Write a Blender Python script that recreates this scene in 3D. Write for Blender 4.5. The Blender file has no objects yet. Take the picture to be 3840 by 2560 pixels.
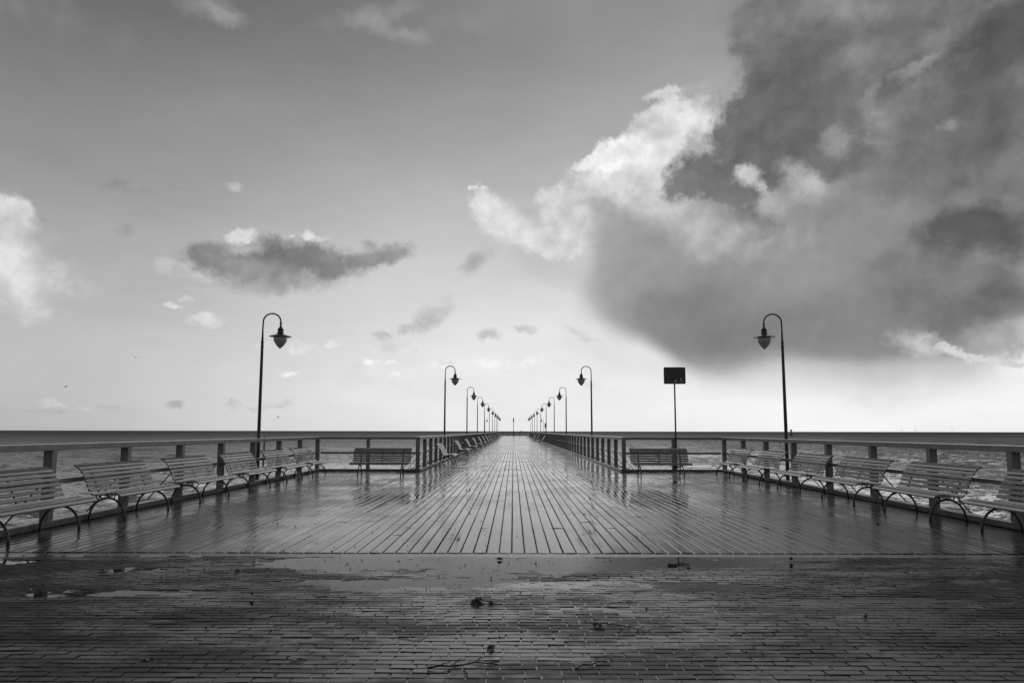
import bpy, bmesh, math, random
from math import sin, cos, pi, radians as R
from mathutils import Vector, Matrix, noise as mnoise
import numpy as np
random.seed(7); RNG = np.random.RandomState(5)
C = bpy.context.scene.collection
S = bpy.context.scene

# ------------------------------------------------------------------ helpers
def lin(t):
    c = t/255.0
    return c/12.92 if c <= .04045 else ((c+.055)/1.055)**2.4

class MB:
    """collects geometry for one mesh"""
    def __init__(s): s.v = []; s.f = []; s.m = []
    def add(s, vs, fs, mi=0):
        o = len(s.v); s.v += [tuple(v) for v in vs]
        s.f += [tuple(i+o for i in f) for f in fs]; s.m += [mi]*len(fs)
        return s
    def box(s, x0, x1, y0, y1, z0, z1, b=0.0, mi=0):
        """box, b = chamfer of the long edges"""
        if b <= 0:
            vs = [(x0,y0,z0),(x1,y0,z0),(x1,y1,z0),(x0,y1,z0),(x0,y0,z1),(x1,y0,z1),(x1,y1,z1),(x0,y1,z1)]
            return s.add(vs, [(3,2,1,0),(4,5,6,7),(0,1,5,4),(1,2,6,5),(2,3,7,6),(3,0,4,7)], mi)
        bm = bmesh.new(); bmesh.ops.create_cube(bm, size=1)
        for v in bm.verts:
            v.co = ((x0+x1)/2+v.co.x*(x1-x0), (y0+y1)/2+v.co.y*(y1-y0), (z0+z1)/2+v.co.z*(z1-z0))
        bmesh.ops.bevel(bm, geom=list(bm.edges), offset=b, segments=2, affect='EDGES', profile=.5)
        bm.verts.index_update()
        s.add([v.co[:] for v in bm.verts], [[v.index for v in f.verts] for f in bm.faces], mi); bm.free()
        return s
    def tube(s, pts, rad, n=10, cap=True, mi=0):
        pts = [Vector(p) for p in pts]; rr = rad if isinstance(rad, (list, tuple)) else [rad]*len(pts)
        prev = None; vs = []; fs = []
        for i, p in enumerate(pts):
            t = (pts[min(i+1, len(pts)-1)]-pts[max(i-1, 0)]).normalized()
            if prev is None:
                a = Vector((0,0,1)) if abs(t.z) < .9 else Vector((1,0,0))
                u = t.cross(a).normalized()
            else:
                u = (prev-t*prev.dot(t)).normalized()
            prev = u; w = t.cross(u)
            for k in range(n):
                an = 2*pi*k/n; vs.append(p+(u*cos(an)+w*sin(an))*rr[i])
        for i in range(len(pts)-1):
            for k in range(n):
                a = i*n+k; b = i*n+(k+1) % n; fs.append((a, b, b+n, a+n))
        if cap:
            fs.append(tuple(reversed(range(n)))); fs.append(tuple(range((len(pts)-1)*n, len(pts)*n)))
        return s.add(vs, fs, mi)
    def lathe(s, prof, cx=0, cy=0, n=24, mi=0):
        vs = []; fs = []
        for r, z in prof:
            for k in range(n):
                a = 2*pi*k/n; vs.append((cx+r*cos(a), cy+r*sin(a), z))
        for i in range(len(prof)-1):
            for k in range(n):
                a = i*n+k; b = i*n+(k+1) % n; fs.append((a, b, b+n, a+n))
        return s.add(vs, fs, mi)
    def build(s, name, mat, parent=None, smooth=False, loc=None):
        me = bpy.data.meshes.new(name); me.from_pydata(s.v, [], s.f)
        for m in (mat if isinstance(mat, list) else [mat]): me.materials.append(m)
        if isinstance(mat, list): me.polygons.foreach_set('material_index', s.m)
        if smooth:
            me.polygons.foreach_set('use_smooth', [True]*len(s.f))
        me.update()
        o = bpy.data.objects.new(name, me); C.objects.link(o)
        if loc: o.location = loc
        if parent: o.parent = parent
        return o

def smooth_by_angle(o, ang=35):
    me = o.data
    me.polygons.foreach_set('use_smooth', [True]*len(me.polygons))
    bm = bmesh.new(); bm.from_mesh(me)
    for e in bm.edges:
        if len(e.link_faces) == 2 and e.calc_face_angle(0) > R(ang): e.smooth = False
    bm.to_mesh(me); bm.free()
    return o

def tag(o, label=None, cat=None, group=None, kind=None):
    if label: o['label'] = label
    if cat: o['category'] = cat
    if group: o['group'] = group
    if kind: o['kind'] = kind
    return o
def empty(name, loc, rz=0):
    o = bpy.data.objects.new(name, None); C.objects.link(o); o.location = loc; o.rotation_euler = (0,0,rz)
    o.empty_display_size = .2; return o
def copy_tree(o, parent=None):
    c = o.copy(); C.objects.link(c); c.parent = parent
    for ch in list(o.children): copy_tree(ch, c)
    return c

# ------------------------------------------------------------------ materials
class NT:
    def __init__(s, nt): s.nt = nt
    def n(s, t, **kw):
        x = s.nt.nodes.new(t)
        for k, v in kw.items(): setattr(x, k, v)
        return x
    def put(s, sock, v):
        if isinstance(v, bpy.types.NodeSocket): s.nt.links.new(v, sock)
        elif v is not None: sock.default_value = v
    def math(s, op, a, b=None, c=None, clamp=False):
        x = s.n('ShaderNodeMath', operation=op, use_clamp=clamp); s.put(x.inputs[0], a)
        if b is not None: s.put(x.inputs[1], b)
        if c is not None: s.put(x.inputs[2], c)
        return x.outputs[0]
    def noise(s, vec, scale, detail=4, rough=.55, out=0):
        x = s.n('ShaderNodeTexNoise'); s.put(x.inputs['Vector'], vec); x.inputs['Scale'].default_value = scale
        x.inputs['Detail'].default_value = detail; x.inputs['Roughness'].default_value = rough
        return x.outputs[out]
    def mapr(s, v, a, b, c, d, smooth=False):
        x = s.n('ShaderNodeMapRange'); x.clamp = True
        if smooth: x.interpolation_type = 'SMOOTHSTEP'
        s.put(x.inputs[0], v)
        for i, q in enumerate((a, b, c, d)): s.put(x.inputs[i+1], q)
        return x.outputs[0]
    def mix(s, f, a, b):
        x = s.n('ShaderNodeMix'); x.data_type = 'FLOAT'; s.put(x.inputs[0], f); s.put(x.inputs[2], a); s.put(x.inputs[3], b)
        return x.outputs[0]
    def scale(s, vec, sc):
        x = s.n('ShaderNodeVectorMath', operation='MULTIPLY'); s.put(x.inputs[0], vec); x.inputs[1].default_value = sc
        return x.outputs[0]
    def grey(s, v):
        x = s.n('ShaderNodeCombineColor'); [s.put(x.inputs[i], v) for i in range(3)]; return x.outputs[0]

def newmat(name):
    m = bpy.data.materials.new(name); m.use_nodes = True
    b = m.node_tree.nodes['Principled BSDF']
    return m, NT(m.node_tree), b
def simple(name, base, rough, metal=0, var=.25, nscale=8, bump=.15, bscale=60, stretch=(1,1,1), bdist=.002, spec=.5):
    m, t, b = newmat(name)
    pos = t.n('ShaderNodeNewGeometry').outputs['Position']
    p = t.scale(pos, stretch)
    n1 = t.noise(p, nscale, 5); n2 = t.noise(p, bscale, 4)
    t.put(b.inputs['Base Color'], t.grey(t.mapr(n1, .3, .7, base*(1-var), base*(1+var))))
    t.put(b.inputs['Roughness'], t.mapr(n2, .3, .7, max(.03, rough-.1), min(1, rough+.1)))
    b.inputs['Metallic'].default_value = metal
    b.inputs['Specular IOR Level'].default_value = spec
    if bump:
        bp = t.n('ShaderNodeBump'); bp.inputs['Strength'].default_value = bump; bp.inputs['Distance'].default_value = bdist
        t.put(bp.inputs['Height'], n2); t.put(b.inputs['Normal'], bp.outputs[0])
    return m

def wet_boards(name, base, rough_lo, rough_hi, grain=(28, 1.2, 28)):
    """wet deck boards: tone per board, long grain, patches of standing wetness"""
    m, t, b = newmat(name)
    g = t.n('ShaderNodeNewGeometry'); pos = g.outputs['Position']; isl = g.outputs['Random Per Island']
    gp = t.scale(pos, grain)
    gn = t.noise(gp, 1.6, 6, .6)
    fine = t.noise(t.scale(pos, (160, 14, 160)), 1, 4, .6)
    big = t.noise(pos, .55, 4, .55)
    mid = t.noise(pos, 3.2, 5, .6)
    spots = t.mapr(t.noise(pos, 14, 6, .75), .6, .7, 0, 1)
    tone = t.math('MULTIPLY', t.mapr(isl, 0, 1, .72, 1.3), t.mapr(gn, .3, .7, .72, 1.25))
    tone = t.math('MULTIPLY', tone, t.mapr(mid, .3, .7, .8, 1.2))
    tone = t.math('MULTIPLY', tone, t.mapr(spots, 0, 1, 1, .4))
    t.put(b.inputs['Base Color'], t.grey(t.math('MULTIPLY', tone, base)))
    wet = t.math('ADD', t.math('MULTIPLY', big, .65), t.math('MULTIPLY', mid, .35))
    dry = t.mapr(t.noise(t.scale(pos, (5, .7, 5)), 1, 6, .65), .42, .62, 0, .07)
    r = t.math('ADD', t.mapr(wet, .42, .6, rough_lo, rough_hi, True), dry)
    r = t.math('ADD', r, t.mapr(fine, .3, .7, -.03, .05))
    r = t.math('ADD', r, t.mapr(isl, 0, 1, -.02, .03))
    t.put(b.inputs['Roughness'], r)
    b.inputs['IOR'].default_value = 1.45
    # lens vignetting put into the specular level: darker towards the fences, rougher there too
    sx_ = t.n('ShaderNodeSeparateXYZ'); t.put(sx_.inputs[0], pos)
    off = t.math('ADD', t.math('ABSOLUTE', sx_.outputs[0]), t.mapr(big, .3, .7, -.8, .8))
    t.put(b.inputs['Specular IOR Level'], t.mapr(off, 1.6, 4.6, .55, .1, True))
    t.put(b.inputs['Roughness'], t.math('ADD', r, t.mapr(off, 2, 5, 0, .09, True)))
    h = t.math('ADD', t.math('MULTIPLY', gn, .6), t.math('MULTIPLY', fine, .3))
    bp = t.n('ShaderNodeBump'); bp.inputs['Strength'].default_value = .25; bp.inputs['Distance'].default_value = .001
    t.put(bp.inputs['Height'], h); t.put(b.inputs['Normal'], bp.outputs[0])
    return m

M = {}
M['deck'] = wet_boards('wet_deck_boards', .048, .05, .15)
M['under'] = simple('dark_substructure', .02, .8)
M['strip'] = simple('wet_threshold_timber', .02, .3, stretch=(2, 20, 20), nscale=2, bscale=12)
M['rail'] = simple('painted_fence_timber', .23, .17, var=.18, nscale=3, bump=.12, bscale=26, stretch=(1,1,1))
M['post'] = simple('painted_post_timber', .20, .45, var=.15, nscale=3, bump=.35, bscale=14, stretch=(9, 9, .6))
M['kerb'] = simple('wet_kerb_timber', .13, .3, var=.3, nscale=4, bump=.3, bscale=30)
M['steel'] = simple('dark_steel', .035, .4, var=.2)
M['slat'] = simple('bench_slat_timber', .22, .24, var=.2, nscale=7, bump=.25, bscale=30)
M['iron'] = simple('bench_iron', .05, .32, var=.25)
M['pole'] = simple('lamp_pole_paint', .03, .35, var=.1)
M['hat'] = simple('lamp_cap_paint', .03, .3, var=.1)
M['sign'] = simple('sign_panel_dark', .028, .25, var=.15)
M['mark'] = simple('sign_marking', .8, .5, var=.05, bump=0)
M['markdim'] = simple('sign_marking_faded', .3, .5, var=.3, bump=0)
M['leaf'] = simple('wet_dead_leaf', .032, .3, var=.4)
M['paleleaf'] = simple('pale_litter', .4, .5, var=.2)
M['gull'] = simple('gull_feathers', .12, .7)
M['ship'] = simple('ship_paint', .12, .6)
M['crane'] = simple('crane_paint', .5, .6)
# lamp globe: milky glass
m, t, b = newmat('milky_lamp_glass'); M['globe'] = m
b.inputs['Base Color'].default_value = (.45,.45,.45,1); b.inputs['Roughness'].default_value = .22
# bricks
m, t, b = newmat('wet_clinker_paving'); M['brick'] = m
g = t.n('ShaderNodeNewGeometry'); pos = g.outputs['Position']; isl = g.outputs['Random Per Island']
big = t.noise(t.scale(pos, (.55, 1.6, 1)), 1.3, 5, .6); mid = t.noise(pos, 6, 5, .65); fine = t.noise(pos, 170, 5, .7)
tone = t.math('MULTIPLY', t.mapr(isl, 0, 1, .65, 1.35), t.mapr(mid, .3, .7, .75, 1.25))
tone = t.math('MULTIPLY', tone, t.mapr(fine, .35, .65, .75, 1.2))
t.put(b.inputs['Base Color'], t.grey(t.math('MULTIPLY', tone, .04)))
r = t.mapr(t.math('ADD', t.math('MULTIPLY', big, .7), t.math('MULTIPLY', mid, .3)), .4, .58, .14, .52, True)
t.put(b.inputs['Roughness'], t.math('ADD', r, t.mapr(isl, 0, 1, -.06, .08)))
b.inputs['IOR'].default_value = 1.4
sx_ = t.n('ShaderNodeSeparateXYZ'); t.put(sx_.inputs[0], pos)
t.put(b.inputs['Specular IOR Level'], t.mapr(t.math('ADD', t.math('ABSOLUTE', sx_.outputs[0]), t.mapr(big, .3, .7, -.9, .9)), 1, 3.6, .34, .08, True))  # vignette-like shading painted in through the specular level, growing away from the pier axis
bp = t.n('ShaderNodeBump'); bp.inputs['Strength'].default_value = .5; bp.inputs['Distance'].default_value = .0015
t.put(bp.inputs['Height'], fine); t.put(b.inputs['Normal'], bp.outputs[0])
# joint bed
M['bed'] = simple('wet_joint_sand', .03, .45, nscale=20, bscale=200, bump=.5)
# far paving (brick texture) outside the modelled bricks
m, t, b = newmat('clinker_paving_far'); M['paving'] = m
tc = t.n('ShaderNodeTexCoord'); br = t.n('ShaderNodeTexBrick'); t.put(br.inputs['Vector'], tc.outputs['Object'])
br.inputs['Scale'].default_value = 1; br.inputs['Brick Width'].default_value = .2; br.inputs['Row Height'].default_value = .068
br.inputs['Mortar Size'].default_value = .004
br.inputs['Color1'].default_value = (.05,.05,.05,1); br.inputs['Color2'].default_value = (.09,.09,.09,1); br.inputs['Mortar'].default_value = (.02,.02,.02,1)
t.put(b.inputs['Base Color'], br.outputs[0]); b.inputs['Roughness'].default_value = .4
# puddle water: clear film over the stones
m = bpy.data.materials.new('rain_water_film'); m.use_nodes = True; nt = m.node_tree; nt.nodes.clear(); t = NT(nt); M['film'] = m
out = t.n('ShaderNodeOutputMaterial'); mx = t.n('ShaderNodeMixShader'); tr = t.n('ShaderNodeBsdfTransparent'); gl = t.n('ShaderNodeBsdfGlossy'); fr = t.n('ShaderNodeFresnel')
fr.inputs['IOR'].default_value = 1.33; tr.inputs[0].default_value = (.75,.75,.75,1); gl.inputs['Roughness'].default_value = .015
pos = t.n('ShaderNodeNewGeometry').outputs['Position']
bp = t.n('ShaderNodeBump'); bp.inputs['Strength'].default_value = .06; bp.inputs['Distance'].default_value = .01
t.put(bp.inputs['Height'], t.noise(pos, 7, 2)); t.put(gl.inputs['Normal'], bp.outputs[0])
nt.links.new(fr.outputs[0], mx.inputs[0]); nt.links.new(tr.outputs[0], mx.inputs[1]); nt.links.new(gl.outputs[0], mx.inputs[2]); nt.links.new(mx.outputs[0], out.inputs[0])
# sea
m, t, b = newmat('sea_water'); M['sea'] = m
pos = t.n('ShaderNodeNewGeometry').outputs['Position']
sp = t.scale(pos, (.55, 1, 1))
w3 = t.noise(t.scale(pos, (.3, 1, 1)), .012, 4, .55)
acc = g_ = t.n('ShaderNodeNewGeometry').outputs['Normal']
for sc_, k_, dt in ((.28, .55, 5), (1.6, 1.5, 5), (6.5, 1.2, 3)):
    c_ = t.noise(sp, sc_, dt, .62, out=1)
    u_ = t.n('ShaderNodeVectorMath', operation='SUBTRACT'); t.put(u_.inputs[0], c_); u_.inputs[1].default_value = (.5,.5,.5)
    v_ = t.n('ShaderNodeVectorMath', operation='MULTIPLY_ADD'); t.put(v_.inputs[0], u_.outputs[0]); v_.inputs[1].default_value = (k_*.6, k_, 0); t.put(v_.inputs[2], acc); acc = v_.outputs[0]
n_ = t.n('ShaderNodeVectorMath', operation='NORMALIZE'); t.put(n_.inputs[0], acc)
# wave facets hide one another at grazing angles: the mean reflectance falls off towards the horizon
nt = m.node_tree; out = nt.nodes['Material Output']; nt.nodes.remove(b)
fr = t.n('ShaderNodeFresnel'); fr.inputs['IOR'].default_value = 1.33; t.put(fr.inputs['Normal'], n_.outputs[0])
gm = t.n('ShaderNodeNewGeometry'); dp = t.n('ShaderNodeVectorMath', operation='DOT_PRODUCT'); nt.links.new(gm.outputs['Incoming'], dp.inputs[0]); dp.inputs[1].default_value = (0, 0, 1)
cs = t.math('ABSOLUTE', dp.outputs['Value'])
sh = t.math('ADD', t.mapr(cs, 0, .012, .085, .24), t.mapr(cs, .006, .07, 0, .72))
fac = t.math('MULTIPLY', t.math('MINIMUM', fr.outputs[0], .8), t.math('MULTIPLY', sh, t.mapr(w3, .3, .7, .75, 1.25)))
gl = t.n('ShaderNodeBsdfGlossy'); t.put(gl.inputs['Normal'], n_.outputs[0]); gl.inputs['Roughness'].default_value = .12
df = t.n('ShaderNodeBsdfDiffuse'); df.inputs['Color'].default_value = (.035,.035,.035,1); t.put(df.inputs['Normal'], n_.outputs[0])
mx = t.n('ShaderNodeMixShader'); t.put(mx.inputs[0], fac); nt.links.new(df.outputs[0], mx.inputs[1]); nt.links.new(gl.outputs[0], mx.inputs[2]); nt.links.new(mx.outputs[0], out.inputs[0])

# ------------------------------------------------------------------ sky (world)
# azimuth, elevation, radii, tilt (degrees), brightness, density, edge softness, raggedness
CLOUDS = [(-37.34,28.04,2.44,1.14,9,138,0.6,0.9,1),(-26.22,31.14,3.01,0.82,-4,160,0.55,0.9,1),(-24.56,30.79,1.52,0.61,6,170,0.5,0.8,0),(-12.86,32.71,4.23,0.81,17,158,0.5,0.9,1),
 (-9.77,31.66,2.33,0.65,-8,162,0.5,0.9,0),(-31.84,27.72,1.49,1.09,-13,132,0.4,0.9,1),(-4.72,32.99,3.56,0.88,1,150,0.4,0.9,1),(29.61,29.11,11.02,5.02,-8,124,0.9,0.55,2),
 (34.58,17.49,9.46,11.71,-6,114,0.92,0.5,2),(25.68,13.12,14.05,8.40,-12,148,0.95,0.4,3),(19.11,12.34,10.44,6.52,-25,148,0.9,0.35,3),(3.24,14.00,4.16,1.64,-16,188,0.6,0.9,3),
 (10.27,15.72,4.03,2.83,-22,170,0.6,0.8,3),(14.31,16.19,4.25,2.09,-2,198,0.85,0.7,1),(11.42,17.78,2.20,1.40,-2,196,0.7,0.8,0),(18.52,15.17,3.72,1.55,-3,170,0.6,0.8,1),
 (22.55,14.79,4.45,1.68,-3,160,0.6,0.9,1),(9.24,20.52,4.83,2.39,6,204,1,0.5,0),(13.93,24.88,3.35,1.67,19,228,1,0.35,0),(11.58,24.59,2.31,1.37,18,206,0.95,0.4,0),
 (15.67,25.45,1.66,1.08,27,244,1,0.4,0),(16.90,24.57,1.64,1.15,17,232,1,0.5,0),(16.97,26.47,1.79,1.24,-4,176,0.7,0.8,0),(12.95,27.16,1.93,0.41,1,220,0.85,0.5,0),
 (14.42,26.44,1.10,0.48,-23,214,0.7,0.6,0),(9.70,22.99,3.22,1.40,16,245,1,0.35,0),(7.07,22.65,1.91,0.51,13,242,0.95,0.4,0),(11.52,22.09,2.04,1.28,23,236,0.9,0.5,0),
 (13.40,23.12,2.56,0.99,32,234,0.9,0.5,0),(11.11,20.58,2.95,1.37,-2,220,0.8,0.6,0),(7.73,20.77,2.08,1.03,-21,222,0.7,0.7,0),(4.34,18.85,2.10,1.62,-11,214,0.95,0.5,0),
 (-1.04,17.94,3.38,1.63,-28,226,0.95,0.45,0),(-2.66,18.81,1.54,0.92,-35,222,0.85,0.6,0),(1.95,16.49,4.58,1.51,-15,222,0.9,0.6,0),(5.39,16.97,2.27,2.14,-1,214,0.85,0.7,0),
 (3.12,19.87,1.00,0.77,-1,222,0.7,0.6,0),(7.50,18.51,1.43,1.40,-1,178,0.7,0.7,0),(1.38,18.83,1.54,0.64,-0,196,0.5,0.8,0),(11.96,25.06,1.27,0.46,8,186,0.5,0.7,0),
 (-3.44,20.32,0.85,0.14,4,222,0.8,0.6,0),(13.66,19.20,2.53,1.37,-2,200,0.7,0.8,0),(24.03,25.89,5.72,4.96,-6,108,0.97,0.38,1),(21.91,30.72,3.06,3.07,-5,118,0.9,0.35,1),
 (27.97,27.49,9.50,5.48,13,108,0.92,0.4,1),(19.53,23.77,2.58,3.44,-14,106,0.95,0.4,0),(15.89,20.89,3.19,1.83,17,112,0.95,0.4,0),(19.38,19.85,4.38,2.04,-9,112,0.92,0.35,0),
 (24.15,21.51,6.23,2.81,-10,108,0.95,0.3,1),(20.46,16.71,2.01,1.51,-38,124,0.8,0.5,0),(37.59,25.54,3.00,5.09,-9,84,0.9,0.6,1),(35.68,22.22,3.82,3.84,-7,102,0.8,0.6,1),
 (35.66,14.02,4.14,2.14,-9,88,0.9,0.5,1),(31.21,11.17,3.51,2.53,-3,112,0.7,0.6,1),(34.88,9.52,4.84,2.75,-11,110,0.8,0.6,1),(32.50,19.11,4.04,2.37,4,108,0.7,0.6,1),
 (26.79,16.93,3.60,1.28,-4,134,0.6,0.8,1),(27.06,30.68,4.66,1.49,-12,152,0.7,0.9,1),(29.18,27.08,2.85,1.69,3,140,0.6,0.8,1),(32.64,25.88,2.12,0.47,15,166,0.65,0.8,0),
 (33.84,27.05,1.67,0.59,2,138,0.5,0.8,0),(29.40,24.70,0.49,1.79,-24,148,0.5,0.8,0),(26.48,21.92,1.25,1.11,-35,162,0.6,0.7,0),(34.09,21.62,0.93,0.46,-22,148,0.6,0.8,0),
 (29.00,18.51,2.63,1.55,-5,136,0.5,0.9,1),(20.02,20.44,1.16,0.72,-23,200,0.9,0.65,0),(20.90,19.34,1.01,0.59,-43,196,0.8,0.7,0),(21.62,17.93,1.13,1.19,-23,188,0.8,0.8,0),
 (22.70,18.46,1.51,1.11,-4,168,0.5,0.9,0),(24.00,19.60,1.80,1.09,-29,186,0.85,0.75,0),(24.98,18.49,1.58,0.97,-14,172,0.6,0.8,0),(18.89,16.00,2.04,0.82,7,176,0.6,0.8,0),
 (22.02,19.70,0.47,0.98,-24,118,0.8,0.5,0),(12.04,12.21,5.17,4.65,-22,140,0.85,0.35,3),(15.54,8.99,6.77,3.58,-29,134,0.9,0.4,3),(22.24,6.91,7.89,2.77,-10,132,0.92,0.5,3),
 (29.05,8.17,7.98,3.10,-3,136,0.8,0.6,3),(33.81,9.02,4.72,2.48,-3,118,0.7,0.7,1),(13.53,14.12,3.21,1.77,-2,160,0.5,0.9,3),(9.70,15.20,3.13,3.37,-1,156,0.75,0.45,3),
 (8.36,12.90,2.59,3.26,-16,158,0.6,0.6,3),(36.45,6.46,2.60,1.27,-7,158,0.85,0.6,0),(31.50,6.37,1.88,0.77,-22,208,0.7,0.8,0),(34.63,5.28,1.87,0.31,-12,230,0.85,0.6,0),
 (37.08,4.70,1.64,0.21,-4,232,0.8,0.6,0),(33.37,5.93,0.78,0.31,-27,228,0.7,0.7,0),(28.29,4.59,6.03,0.79,-1,190,0.5,0.9,3),(20.84,4.45,8.59,1.75,-9,196,0.5,0.95,3),
 (27.68,3.96,8.85,1.49,-1,212,0.45,0.95,3),(9.01,7.00,3.99,2.21,-31,214,0.4,0.95,3),(-38.18,11.49,2.59,3.62,4,214,0.95,0.6,1),(-38.05,15.03,1.44,1.03,-10,222,0.95,0.4,0),
 (-37.61,13.94,1.24,1.16,5,216,0.8,0.6,0),(-34.90,10.75,2.39,1.28,-6,202,0.85,0.6,0),(-38.01,8.86,1.70,1.62,3,206,0.8,0.8,1),(-35.71,13.52,0.83,0.48,25,190,0.6,0.8,0),
 (-36.54,14.58,0.61,0.59,5,158,0.4,0.8,0),(-22.77,15.31,0.99,0.67,13,224,1,0.4,0),(-17.71,15.79,0.84,0.45,2,220,0.95,0.5,0),(-19.16,15.60,0.62,0.24,3,210,0.8,0.6,0),
 (-16.55,15.68,1.24,0.28,2,200,0.6,0.7,0),(-28.19,12.58,0.60,0.62,3,220,0.8,0.9,0),(-26.18,11.84,1.56,0.33,-5,220,0.85,0.7,0),(-26.82,12.34,1.55,0.73,3,200,0.6,0.8,0),
 (-25.33,13.76,2.40,1.06,11,130,0.9,0.6,0),(-22.42,13.17,4.38,1.29,-3,134,0.9,0.6,0),(-18.42,14.07,4.59,1.52,2,116,0.95,0.55,0),(-19.73,12.43,5.23,1.18,2,142,0.85,0.8,0),
 (-21.04,11.50,2.02,0.62,2,160,0.6,0.8,0),(-15.60,13.46,3.24,0.99,2,134,0.8,0.7,0),(-12.74,14.23,2.57,0.86,9,130,0.9,0.6,0),(-10.37,14.92,1.94,0.93,19,142,0.85,0.6,0),
 (-12.41,15.53,0.73,0.50,2,150,0.7,0.8,0),(-22.47,14.26,1.39,0.47,-2,176,0.75,0.7,0),(-14.21,14.96,0.94,0.42,2,178,0.5,0.8,0),(-23.41,13.35,1.64,0.41,-7,158,0.5,0.8,0),
 (-30.67,17.82,1.71,0.37,5,140,0.7,0.8,0),(-27.72,18.34,1.71,0.32,4,152,0.4,0.9,0),(-30.72,14.61,0.72,0.50,4,160,0.4,0.9,0),(-23.22,18.99,0.66,0.33,4,205,0.8,0.85,0),
 (-24.86,8.68,1.33,0.58,7,222,0.8,0.6,0),(-26.41,10.24,0.68,0.17,12,220,0.8,0.6,0),(-27.42,9.69,0.73,0.20,-8,222,0.8,0.6,0),(-7.31,9.62,2.02,1.03,26,176,0.85,0.8,0),
 (-8.78,8.78,1.30,0.52,21,190,0.7,0.6,0),(-10.97,7.91,0.95,0.37,1,196,0.7,0.6,0),(-3.17,14.48,1.53,0.80,35,168,0.75,0.9,0),(-2.42,8.20,1.21,0.49,0,192,0.8,0.85,0),
 (0.98,8.88,0.91,0.34,-0,194,0.75,0.85,0),(-6.40,11.30,1.13,0.37,1,205,0.5,0.8,0),(-20.86,6.80,0.66,0.31,1,235,0.3,0.8,0),(-17.84,6.93,1.17,0.57,1,238,0.85,0.5,0),
 (-15.07,6.95,0.92,0.29,1,236,0.6,0.7,0),(-8.94,7.00,3.71,0.44,-3,238,0.6,0.7,0),(-12.48,5.79,0.65,0.29,1,245,0.8,0.85,0),(-10.38,5.72,0.80,0.26,1,245,0.9,0.5,0),
 (-10.15,4.80,0.44,0.18,0,245,0.7,0.85,0),(-5.96,5.60,1.42,0.33,0,246,0.9,0.5,0),(-18.79,4.65,0.85,0.28,1,238,0.7,0.6,0),(0.04,5.78,4.88,0.45,-4,244,0.6,0.8,1),
 (-11.80,4.37,3.27,1.46,0,222,0.3,0.9,1),(-22.69,1.92,0.96,0.41,0,200,0.8,0.5,0),(-19.04,2.17,1.28,0.35,8,206,0.7,0.6,0),(-20.68,1.80,0.99,0.21,0,210,0.5,0.6,0),
 (-26.87,1.72,0.84,0.17,5,190,0.8,0.6,0),(-34.90,2.01,1.02,0.31,1,208,0.7,0.6,0),(-32.55,1.62,1.90,0.25,1,188,0.6,0.7,0),(-34.10,1.38,2.37,0.19,0,182,0.5,0.8,0),
 (7.86,4.05,1.65,0.67,-0,246,0.5,0.7,0),(6.06,8.16,1.49,0.33,-20,205,0.5,0.7,0)]

SUN_AZ, SUN_EL = 6, 42
W = bpy.data.worlds.new('World'); S.world = W; W.use_nodes = True; nt = W.node_tree; nt.nodes.clear(); t = NT(nt)
out = t.n('ShaderNodeOutputWorld'); bg = t.n('ShaderNodeBackground'); bg.inputs['Strength'].default_value = .1
nt.links.new(bg.outputs[0], out.inputs[0])
W.cycles.sampling_method = 'MANUAL'; W.cycles.sample_map_resolution = 512
sky = t.n('ShaderNodeTexSky'); sky.sky_type = 'NISHITA'; sky.sun_disc = False
sky.sun_elevation = R(SUN_EL); sky.sun_rotation = R(SUN_AZ)
bw = t.n('ShaderNodeRGBToBW'); nt.links.new(sky.outputs[0], bw.inputs[0])
tc = t.n('ShaderNodeTexCoord'); dirv = tc.outputs['Generated']
nz = t.n('ShaderNodeVectorMath', operation='NORMALIZE'); nt.links.new(dirv, nz.inputs[0]); dirv = nz.outputs[0]
sx = t.n('ShaderNodeSeparateXYZ'); nt.links.new(dirv, sx.inputs[0])
az = t.math('MULTIPLY', t.math('ARCTAN2', sx.outputs[0], sx.outputs[1]), 180/pi)
el = t.math('MULTIPLY', t.math('ARCSINE', sx.outputs[2]), 180/pi)
def ramp(v, pts, span):
    x = t.n('ShaderNodeFloatCurve'); t.put(x.inputs['Value'], t.math('DIVIDE', v, span, clamp=True))
    cm = x.mapping; c = cm.curves[0]
    pts = [(a/span, lin(b)) for a, b in pts]
    c.points[0].location = pts[0]; c.points[-1].location = pts[-1]
    for p in pts[1:-1]: c.points.new(*p)
    for p in c.points: p.handle_type = 'AUTO'
    cm.update(); return x.outputs[0]
gl_ = ramp(el, [(0,188),(4,192),(8,188),(14,168),(21,142),(27,120),(33,96),(50,85),(90,75)], 90)
gm_ = ramp(el, [(0,240),(4,240),(8,231),(14,208),(21,178),(27,150),(33,124),(50,95),(90,75)], 90)
gr_ = ramp(el, [(0,249),(4,249),(8,243),(14,225),(21,200),(27,172),(33,150),(50,110),(90,75)], 90)
aabs = t.math('ABSOLUTE', az)
base = t.mix(t.mapr(az, -40, -2, 0, 1, True), gl_, gm_)
base = t.mix(t.mapr(az, -2, 30, 0, 1, True), base, gr_)
back = t.math('MULTIPLY', t.mapr(el, 0, 60, lin(148), lin(98)), t.mapr(t.noise(dirv, 3, 5), .3, .7, .8, 1.25))
base = t.mix(t.mapr(aabs, 50, 110, 0, 1, True), base, back)
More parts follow.
